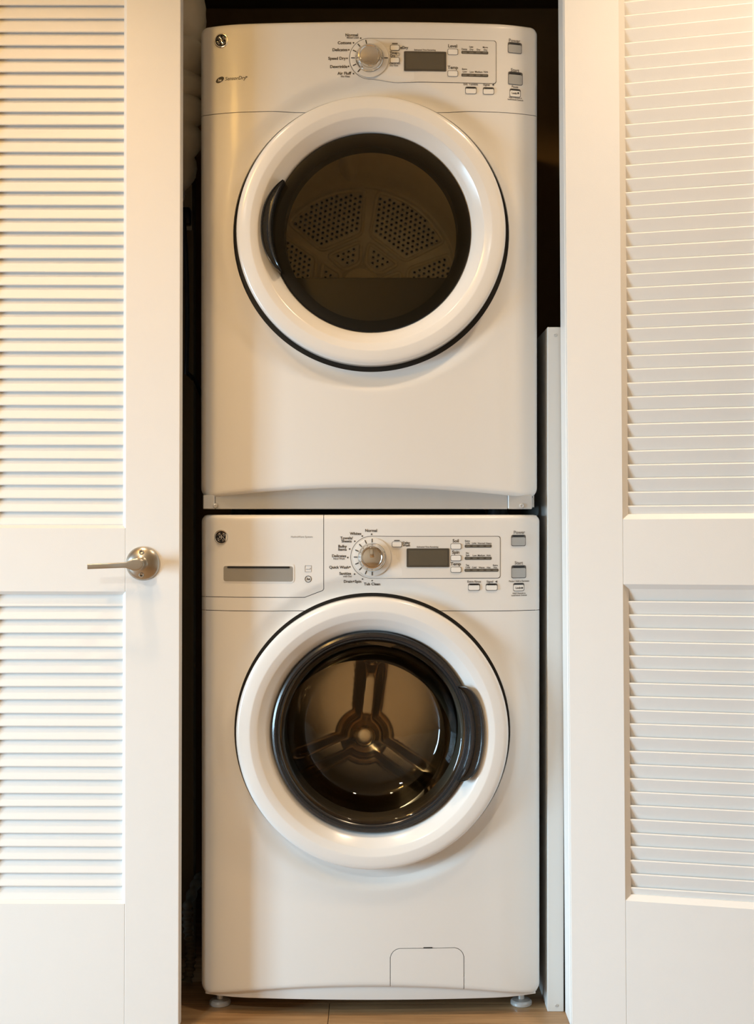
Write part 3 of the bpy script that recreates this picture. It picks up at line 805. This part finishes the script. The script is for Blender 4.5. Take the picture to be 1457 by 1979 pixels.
# base rail with brackets and screws
bm = new(); x0, x1 = FD.cx - FD.hw + 0.006, FD.cx + FD.hw - 0.006
box(bm, x0 + 0.024, x1 - 0.055, 0.010, 0.022, 1.0260, 1.085, 0.0015, 1)
link('base_rail', fixn(bm), M['galv'], dry, 0.6, label='galvanised strip below the front panel')
for (a, c, sx) in ((x0, x0 + 0.024, 416), (x1 - 0.055, x1 - 0.006, 1008)):
    bm = new(); box(bm, a, c, 0.006, 0.022, 1.0260, 1.055, 0.0015, 1)
    br = link('bracket', fixn(bm), M['galv'], dry, 0.6)
    sp = px(sx, 977.5, 0.005); bm = new()
    lathe(bm, [(0, 0.0030), (0.0018, 0.0032), (0.0022, 0.0020), (0.0042, 0.0025), (0.0052, 0.0055), (0.0052, 0.0065)], sp.x, sp.z, n=20)
    link('screw', fixn(bm), M['galv'], br, 0.6)
for sx in (-0.27, 0.27):
    for yy in (0.09, 0.66):
        bm = new(); bmesh.ops.create_cone(bm, cap_ends=True, segments=24, radius1=0.022, radius2=0.018, depth=0.0150, matrix=Matrix.Translation((FD.cx + sx, yy, 1.0143 + 0.0075)))
        link('foot', bm, M['black'], dry, 0.6)

# ================================================================= WASHER
wash = empty('washing_machine', (-0.0132, 0.35, 0.0), 'white front loading washing machine with detergent drawer, standing on the floor below the dryer', 'washing machine')
FW = Front(-0.0132, 0.3460, 0.0367, 1.0142, 0.0245, -0.0095, 0.577)
full = FW.mesh()
zs = FW.at(450, 1181).z
top, body = carve(full, [(0, zs, 0, -1)])
# access flap cut from the lower panel
fa, fb = FW.at(753.5, 1870), FW.at(897, 1870); ft = FW.at(825, 1832).z
def convex_round_top(xa, xb, zt, r, n=5):
    pl = [(xa, 0, -1, 0), (xb, 0, 1, 0), (0, zt, 0, 1)]
    for sx, cx_ in ((-1, xa + r), (1, xb - r)):
        for i in range(1, n):
            a = PI / 2 * i / n; nx, nz = sx * math.cos(a), math.sin(a)
            pl.append((cx_ + nx * r, zt - r + nz * r, nx, nz))
    return pl
flap, body = carve(body, convex_round_top(fa.x, fb.x, ft, 0.022))
link('front_panel', body, M['enamel'], wash, 0.6)
fp = link('access_flap', flap, M['enamel'], wash, 0.6)
bm = new(); p = FW.at(823, 1831.5)
box(bm, p.x - 0.013, p.x + 0.013, p.y - 0.0002, p.y + 0.004, p.z - 0.0010, p.z + 0.0010)
link('flap_slot', bm, M['black'], fp)
# detergent drawer cut from the top panel
c1, c2 = FW.at(589, 1155), FW.at(623, 1142); xr = FW.at(626, 1080).x
dvx, dvz = c2.x - c1.x, c2.z - c1.z; L = math.hypot(dvx, dvz)
nx, nz = dvz / L, -dvx / L
rr_pl = [(xr, 0, 1, 0), (c1.x, c1.z, nx, nz), (0, c1.z, 0, -1)]
# soften the drawer's lower right corner
cc = FW.at(625.3, 1139.5); rr_pl.append((cc.x, cc.z, math.cos(math.radians(-30)), math.sin(math.radians(-30))))
drw, ctrl = carve(top, rr_pl)
cw = link('control_panel', ctrl, M['enamel'], wash, 0.6)
dw = link('detergent_drawer', drw, M['enamel'], wash, 0.6)
cabinet(FW, 0.034, wash, 0.76)
# drawer pull recess
bm = new()
plate(bm, FW, 498.5, 1108, 140, 35, -0.001, 0.0010, 5, 0, 24)
plate(bm, FW, 498.5, 1109, 135, 29.5, -0.001, 0.0013, 4, 1, 24)
plate(bm, FW, 499, 1096.5, 121, 3.6, -0.001, 0.0022, 0.6, 2, 16)
link('drawer_pull', fixn(bm), [M['plastic'], M['slot'], M['black']], dw, 0.5, label='grey finger pull with a black slot')
badge(FW, 428, 1038, dw)
lettering(FW, 'HydroWave System', 583, 1037.5, 3.6, dw, m='inkg', bold=0)
bm = new(); p = FW.at(595.5, 1099)
def poly_line(bm, fr, pts, cx, cz, r=0.0003):
    tube(bm, [(cx + x * K, fr.S(cx + x * K, cz + z * K) - 0.0004, cz + z * K) for x, z in pts], r, 6)
poly_line(bm, FW, [(-6, -6), (6, -6), (6, 6), (-6, 6), (-6, -6)], p.x, p.z)
poly_line(bm, FW, [(-4, -1), (3.5, -1), (4.5, 1.2)], p.x, p.z, 0.0004)
link('drawer_symbol', bm, M['inkg'], dw)
bm = new(); p = FW.at(595.5, 1119)
poly_line(bm, FW, [(6 * math.cos(t), 6 * math.sin(t)) for t in [2 * PI * i / 24 for i in range(25)]], p.x, p.z, 0.0006)
link('drawer_symbol', bm, M['ink'], dw)
lettering(FW, 'he', 595.5, 1119, 5, dw, shear=0.2)
# washer controls
faceplate(FW, 718.5, 1077, 40, 966, 1037, 1117, cw)
dial(FW, 719, 1076.5, cw, [90, 113, 135, 157, 180, 203, 225, 248, 270], 25, True)
for s, x, y in (('Normal', 717, 1025.5), ('Whites', 687, 1031.5), ('Towels/', 669.5, 1040), ('Sheets', 669.5, 1046), ('Bulky', 661.5, 1056), ('Items', 661.5, 1062), ('Delicates', 655, 1074.5), ('Quick Wash', 655, 1096.5), ('Sanitize', 667, 1108.5), ('Drain+Spin', 681, 1124), ('Tub Clean', 719, 1129)):
    lettering(FW, s, x, y, 5.2, cw)
lettering(FW, 'Hand Wash', 655, 1079.8, 3.2, cw, m='inkg'); lettering(FW, 'with Oxi', 671, 1114, 3.2, cw, m='inkg')
dots(FW, [(718, 1032.5), (700, 1036), (685.5, 1046), (675.5, 1061), (672, 1077.5), (676, 1095.5), (685, 1109.5), (700.5, 1119), (719, 1122)], cw)
button(FW, 767, 1052, 17.5, 9, cw, base=b)
lettering(FW, 'Delay', 778, 1049, 4.2, cw, 'LEFT', off=b + 0.0004); lettering(FW, 'Wash', 778, 1054, 4.2, cw, 'LEFT', off=b + 0.0004)
screen(FW, 786, 868, 1060, 1096, cw)
lettering(FW, 'Estimated Time Remaining', 826, 1057, 2.7, cw, m='inkg', off=b + 0.0004)
for s, y, yb_ in (('Soil', 1045.5, 1056), ('Spin', 1067.5, 1078.5), ('Temp', 1090, 1101)):
    lettering(FW, s, 880.5, y, 6, cw, off=b + 0.0004); button(FW, 881, yb_, 19, 9.5, cw, base=b)
strip(FW, 924, 1055.5, 52, 4, cw); strip(FW, 924, 1079, 52, 4, cw); strip(FW, 930.5, 1102, 66, 5, cw)
for s, x, y in (('Extra', 903, 1045.5), ('Light', 903.5, 1049.8), ('Light', 916, 1050), ('Normal', 930, 1050), ('Heavy', 944, 1050), ('No', 903, 1069), ('Spin', 903.5, 1073.3), ('Low', 917, 1073.5), ('Medium', 930, 1073.5), ('High', 944, 1073.5),
                ('Tap', 903, 1092.3), ('Cold', 903.5, 1096.6), ('Cold', 916, 1096.8), ('Warm', 930.5, 1096.8), ('Hot', 944, 1096.8), ('Extra', 957, 1092.5), ('Hot', 957, 1096.8)):
    lettering(FW, s, x, y, 3.1, cw, off=b + 0.0004, bold=0.0001)
button(FW, 916, 1134.5, 21, 12, cw, slot=True); button(FW, 950, 1134.5, 21, 12, cw, slot=True)
lettering(FW, 'Extra Rinse', 916, 1124, 4, cw, m='inkg'); lettering(FW, 'Signal', 946.5, 1124, 4, cw, m='inkg'); speaker(FW, 959, 1124, cw)
lettering(FW, 'Power', 1003.5, 1029, 6, cw, m='inkg'); button(FW, 1002, 1044.5, 27, 20, cw, grey=True, slot=True)
lettering(FW, 'Start', 1002.5, 1088, 6, cw, m='inkg'); button(FW, 1002.5, 1105, 27.5, 23, cw, grey=True, slot=True)
lettering(FW, 'Pause / Add a Garment', 1003, 1123, 3, cw, m='inkg'); button(FW, 1002.5, 1134.5, 20, 14, cw, slot=True)
lettering(FW, 'Lock', 1001, 1136, 3.8, cw, off=0.0032)
lettering(FW, 'Hold 3 Seconds to', 1003, 1146.5, 2.4, cw, m='inkg'); lettering(FW, 'Lock/Unlock Controls', 1003, 1150.5, 2.4, cw, m='inkg')
# padlock symbols on both lock buttons
for fr, cx_, cy_, par in ((FD, 1001, 181, cp), (FW, 1008.5, 1136, cw)):
    p = fr.at(cx_, cy_); bm = new()
    f = bm.faces.new([bm.verts.new((p.x + 1.9 * K * math.cos(2 * PI * i / 12), fr.S(p.x, p.z) - 0.0033, p.z + 1.9 * K * math.sin(2 * PI * i / 12))) for i in range(12)])
    f.normal_update()
    if f.normal.y > 0: f.normal_flip()
    link('lock_symbol', bm, M['ink'], par)
# small bars above the option buttons
for fr, cx_, cy_, par in ((FD, 763, 84, cp), (FW, 767, 1044.5, cw)):
    bm = new(); plate(bm, fr, cx_, cy_, 11, 1.8, b - 0.001, b + 0.0004, 0.3, 0, 4); link('option_light', fixn(bm), M['led'], par)

# washer door
R = 0.2726; dx, dz = FW.dcx, FW.dcz
bm = lathe(new(), ring_profile(R), dx, dz, n=160)
wd = link('door', fixn(bm), M['plastic'], wash, 0.7, label='round white washer door ring')
bm = lathe(new(), [(0.2035, -0.010), (0.2030, -0.022), (0.2010, -0.0290), (0.1970, -0.0310), (0.1925, -0.0300), (0.1900, -0.0265), (0.1880, -0.0265), (0.1865, -0.0250), (0.1855, -0.016), (0.1850, 0.004), (0.2035, 0.006)], dx, dz, n=128)
link('door_bezel', fixn(bm), M['handle'], wd, 0.6, label='black rim around the glass bowl')
bm = lathe(new(), [(0.1865, -0.018), (0.182, -0.018), (0.176, -0.012), (0.1655, 0.012), (0.154, 0.045), (0.148, 0.060), (0.138, 0.069), (0.115, 0.076), (0.075, 0.081), (0.035, 0.083), (0, 0.0835)], dx, dz - 0.004, n=128)
link('glass_bowl', fixn(bm), M['wglass'], wd, 1.0, label='clear bowl shaped door glass')
bm = lathe(new(), [(0.2690, 0.0035), (0.2690, 0.0085), (0.2790, 0.0085), (0.2790, 0.0035)], dx, dz, n=128, close=True)
link('door_seal', fixn(bm), M['black'], wash, 0.6)
door_handle(dx + 0.001, dz, -29, 29, 0.192, 0.2225, 7.0, wd, 'black grip block on the right of the glass')
# rubber gasket behind the door
bm = lathe(new(), [(0.226, 0.024), (0.205, 0.034), (0.186, 0.050), (0.178, 0.066), (0.184, 0.080), (0.20, 0.094), (0.226, 0.100)], dx, dz - 0.004, n=96)
link('gasket', fixn(bm), M['chassis'], wash, 0.8, label='grey rubber gasket')
# tilted drum
tilt = math.radians(4.0)
org = Vector((dx - 0.020, 0.075, dz - 0.060))
def tl(bm):
    rot = Matrix.Rotation(-tilt, 4, 'X')
    for v in bm.verts: v.co = org + (rot @ v.co)
    return bm
DEP = 0.37; RW = 0.225
bm = lathe(new(), [(0.192, 0.012), (0.204, 0.016), (RW, 0.035), (RW, 0.16), (RW + 0.003, 0.17), (RW, 0.18), (RW, DEP - 0.03), (RW - 0.015, DEP - 0.008), (RW - 0.035, DEP)], 0, 0, n=96)
wdr = link('drum', fixn(tl(bm)), M['steel'], wash, 0.7, label='stainless steel drum behind the glass bowl')
# back plate with a raised three-armed star
bm = new(); N = 144; rings = []
rad = [0.0, 0.012, 0.024, 0.034, 0.042, 0.050, 0.060, 0.072, 0.086, 0.100, 0.115, 0.130, 0.145, 0.160, 0.175, RW - 0.035]
for r in rad:
    ring = []
    for i in range(N if r else 1):
        a = 2 * PI * i / N
        hgt = 0.0
        d_ = min(abs(((math.degrees(a) - c + 180) % 360) - 180) for c in (84, 204, 324))
        wdt = math.degrees(math.atan2(0.026, max(r, 0.01))) if r else 90
        arm = 1 - smoothstep(wdt * 0.45, wdt * 1.35, d_)
        hgt = 0.022 * arm * (1 - smoothstep(0.15, 0.185, r))
        hub = 1 - smoothstep(0.040, 0.058, r)
        hgt = max(hgt, 0.028 * hub)
        if r < 0.036: hgt = 0.028 + 0.012 * (1 - (r / 0.036) ** 2)
        ring.append(bm.verts.new((r * math.cos(a), DEP - hgt, r * math.sin(a))))
    rings.append(ring)
for a, c in zip(rings[:-1], rings[1:]):
    for i in range(N):
        j = (i + 1) % N
        if len(a) == 1: bm.faces.new((a[0], c[i], c[j]))
        else: bm.faces.new((a[i], c[i], c[j], a[j]))
link('back_plate', fixn(tl(bm)), M['steel'], wdr, 0.9)
bm = lathe(new(), [(0, -0.0080), (0.010, -0.0078), (0.018, -0.0070), (0.023, -0.0050), (0.0255, 0.002)], 0, 0, DEP - 0.036, n=48)  # cap added so the hub shows a bright reflected spot
link('hub_glint_cap', fixn(tl(bm)), M['hubcap'], wdr, 0.9, label='pale round cap added for the bright reflection on the drum hub')
for a in (84, 204, 324):
    bm = new(); ca, sa = math.cos(math.radians(a)), math.sin(math.radians(a)); secs = []
    for yy, h in ((0.06, 0.006), (0.09, 0.040), (0.20, 0.052), (0.30, 0.046), (0.345, 0.010)):
        sec = []
        for t, hh in ((-0.050, -0.006), (-0.034, h * 0.55), (-0.014, h * 0.95), (0, h), (0.014, h * 0.95), (0.034, h * 0.55), (0.050, -0.006)):
            rr = RW - hh; sec.append(bm.verts.new((rr * ca - t * sa, yy, rr * sa + t * ca)))
        secs.append(sec)
    for p, q in zip(secs[:-1], secs[1:]):
        for i in range(6): bm.faces.new((p[i], p[i + 1], q[i + 1], q[i]))
    bm.faces.new(secs[0]); bm.faces.new(secs[-1])
    link('lifter', fixn(tl(bm)), M['steel'], wdr, 0.8)
# rows of small drain holes on the drum wall
bm = new()
for yi in range(9):
    yy = 0.055 + yi * 0.032
    for i in range(60):
        a = 2 * PI * (i + 0.5 * (yi % 2)) / 60
        c = Vector(((RW - 0.0008) * math.cos(a), yy, (RW - 0.0008) * math.sin(a)))
        et = Vector((-math.sin(a), 0, math.cos(a)))
        bm.faces.new([bm.verts.new(c + et * 0.0026 * math.cos(2 * PI * k / 6) + Vector((0, 0.0026 * math.sin(2 * PI * k / 6), 0))) for k in range(6)])
link('drain_holes', tl(bm), M['hole'], wdr, None, kind='stuff')
# kick strip and feet
bm = new(); n = 24; x0, x1 = FW.cx - FW.hw + 0.008, FW.cx + FW.hw - 0.008; cols = []
for i in range(n + 1):
    x = x0 + (x1 - x0) * i / n; u = (x - FW.cx) / FW.hw; y = FW.S(x, 0.12) + 0.013
    cols.append([bm.verts.new(v) for v in ((x, y + 0.004, 0.0345), (x, y - 0.001, 0.0335), (x, y - 0.002, 0.0360), (x, y, 0.078), (x, y + 0.006, 0.078))])
for p, q in zip(cols[:-1], cols[1:]):
    for k in range(4): bm.faces.new((p[k], p[k + 1], q[k + 1], q[k]))
link('kick_strip', fixn(bm), M['enamel'], wash, 0.6)
for sx, sy in ((-0.3120, 0.055), (0.3120, 0.055), (-0.3120, 0.68), (0.3120, 0.68)):
    bm = new(); X = FW.cx + sx
    prof = [(0.0, 0.0), (0.020, 0.0), (0.022, 0.002), (0.022, 0.007), (0.019, 0.0105), (0.010, 0.012), (0.0065, 0.0125), (0.0065, 0.040)]
    rings = [[bm.verts.new((X + r * math.cos(2 * PI * i / 28), sy + r * math.sin(2 * PI * i / 28), z)) for i in range(28)] if r else [bm.verts.new((X, sy, z))] for r, z in prof]
    for a, c in zip(rings[:-1], rings[1:]):
        for i in range(28):
            j = (i + 1) % 28
            bm.faces.new((a[0], c[j], c[i]) if len(a) == 1 else (a[i], a[j], c[j], c[i]))
    link('foot', fixn(bm), M['galv'], wash, 0.6)

# ================================================================= things beside the machines
# tall panel standing right of the washer
tp = empty('side_panel', (0.366, 0.2, 0), 'tall narrow pale panel standing upright in the gap right of the washer', 'panel')
p0, p1 = px(1058, 632, 0.015), px(1089.5, 632, 0.015)
bm = new(); box(bm, p0.x, p1.x, 0.015, 0.50, 0.0, p0.z, 0.0008, 1)
pb = link('board', fixn(bm), M['melamine'], tp, 0.6)
for (sx, sy) in ((1073, 648), (1075, 1943)):
    sp = px(sx, sy, 0.015); bm = new()
    lathe(bm, [(0, 0.0140), (0.0012, 0.0140), (0.0016, 0.0132), (0.0026, 0.0134), (0.0032, 0.0148), (0.0032, 0.0152)], sp.x, sp.z, n=18)
    link('screw', fixn(bm), M['galv'], tp, 0.6)
# flexible vent duct left of the dryer
du = empty('vent_duct', (-0.43, 0.13, 2.0), 'pale flexible vent duct bulging down the gap left of the dryer', 'duct')
knots = [Vector(p) for p in ((-0.432, 0.13, 2.399), (-0.432, 0.13, 2.315), (-0.432, 0.13, 2.225), (-0.432, 0.13, 2.135), (-0.432, 0.13, 2.020), (-0.432, 0.13, 1.948), (-0.434, 0.132, 1.905), (-0.438, 0.14, 1.850), (-0.446, 0.155, 1.795), (-0.468, 0.185, 1.745), (-0.505, 0.225, 1.715))]
path, rads = [], []
for i, (a, c) in enumerate(zip(knots[:-1], knots[1:])):
    for k in range(9):
        t = k / 9.0; path.append(a.lerp(c, t)); rads.append(0.054 + 0.014 * max(0.0, math.sin(PI * t)) ** 0.55)
path.append(knots[-1]); rads.append(0.054)
bm = tube(new(), path, rads, 36)
for v in bm.verts: v.co += Vector((random.uniform(-1, 1), random.uniform(-1, 1), random.uniform(-1, 1))) * 0.0012
link('duct_sleeve', fixn(bm), M['duct'], du, 1.2)
# outlet with plug and hanging cord in the gap
ou = empty('wall_outlet', (-0.455, 0.33, 1.70), 'small beige outlet in the dark gap beside the dryer', 'outlet')
bm = new(); q = px(352, 398, 0.325); box(bm, q.x - 0.03, q.x + 0.022, 0.3235, 0.3299, q.z - 0.055, q.z + 0.05, 0.002, 2)
link('outlet_plate', fixn(bm), M['beige'], ou, 0.6)
co = px(354, 420, 0.30)
pc_ = empty('power_cord', (co.x, 0.28, co.z), 'black power cord plugged in the gap beside the dryer', 'cord')
bm = new(); box(bm, co.x - 0.014, co.x + 0.016, 0.292, 0.3233, co.z - 0.016, co.z + 0.022, 0.004, 2)
link('plug', fixn(bm), M['black'], pc_, 0.6)
bm = new(); pts = [(co.x + 0.003 + 0.010 * math.sin(t * 2.2), 0.290 - 0.02 * t, co.z - 0.005 - 0.35 * t) for t in [i / 30 * 1.0 for i in range(31)]]
pts += [(co.x + 0.011 + 0.03 * (t), 0.27 + 0.30 * t, co.z - 0.355 - 0.15 * t * t) for t in [i / 14 for i in range(1, 15)]]
tube(bm, pts, 0.005, 10); link('cord', fixn(bm), M['black'], pc_, 1.0)
# ribbed drain hose at the bottom of the left gap
hs = empty('drain_hose', (-0.40, 0.16, 0), 'dark ribbed drain hose at floor level left of the washer', 'hose')
bm = new(); path = []; rads = []
for i in range(120):
    t = i / 119.0
    path.append((-0.408 + 0.006 * math.sin(t * 5), 0.15 + 0.05 * t, 0.0125 + 0.145 * t)); rads.append(0.0105 + 0.0022 * math.cos(i * 2 * PI / 10))
for i in range(1, 60):
    t = i / 59.0
    path.append((-0.408 + 0.006 * math.sin(5) + 0.02 * t, 0.20 + 0.22 * t, 0.1575 + 0.03 * math.sin(t * PI))); rads.append(0.0105 + 0.0022 * math.cos((i + 120) * 2 * PI / 10))
tube(bm, path, rads, 16); link('hose', fixn(bm), M['hose'], hs, 1.2)
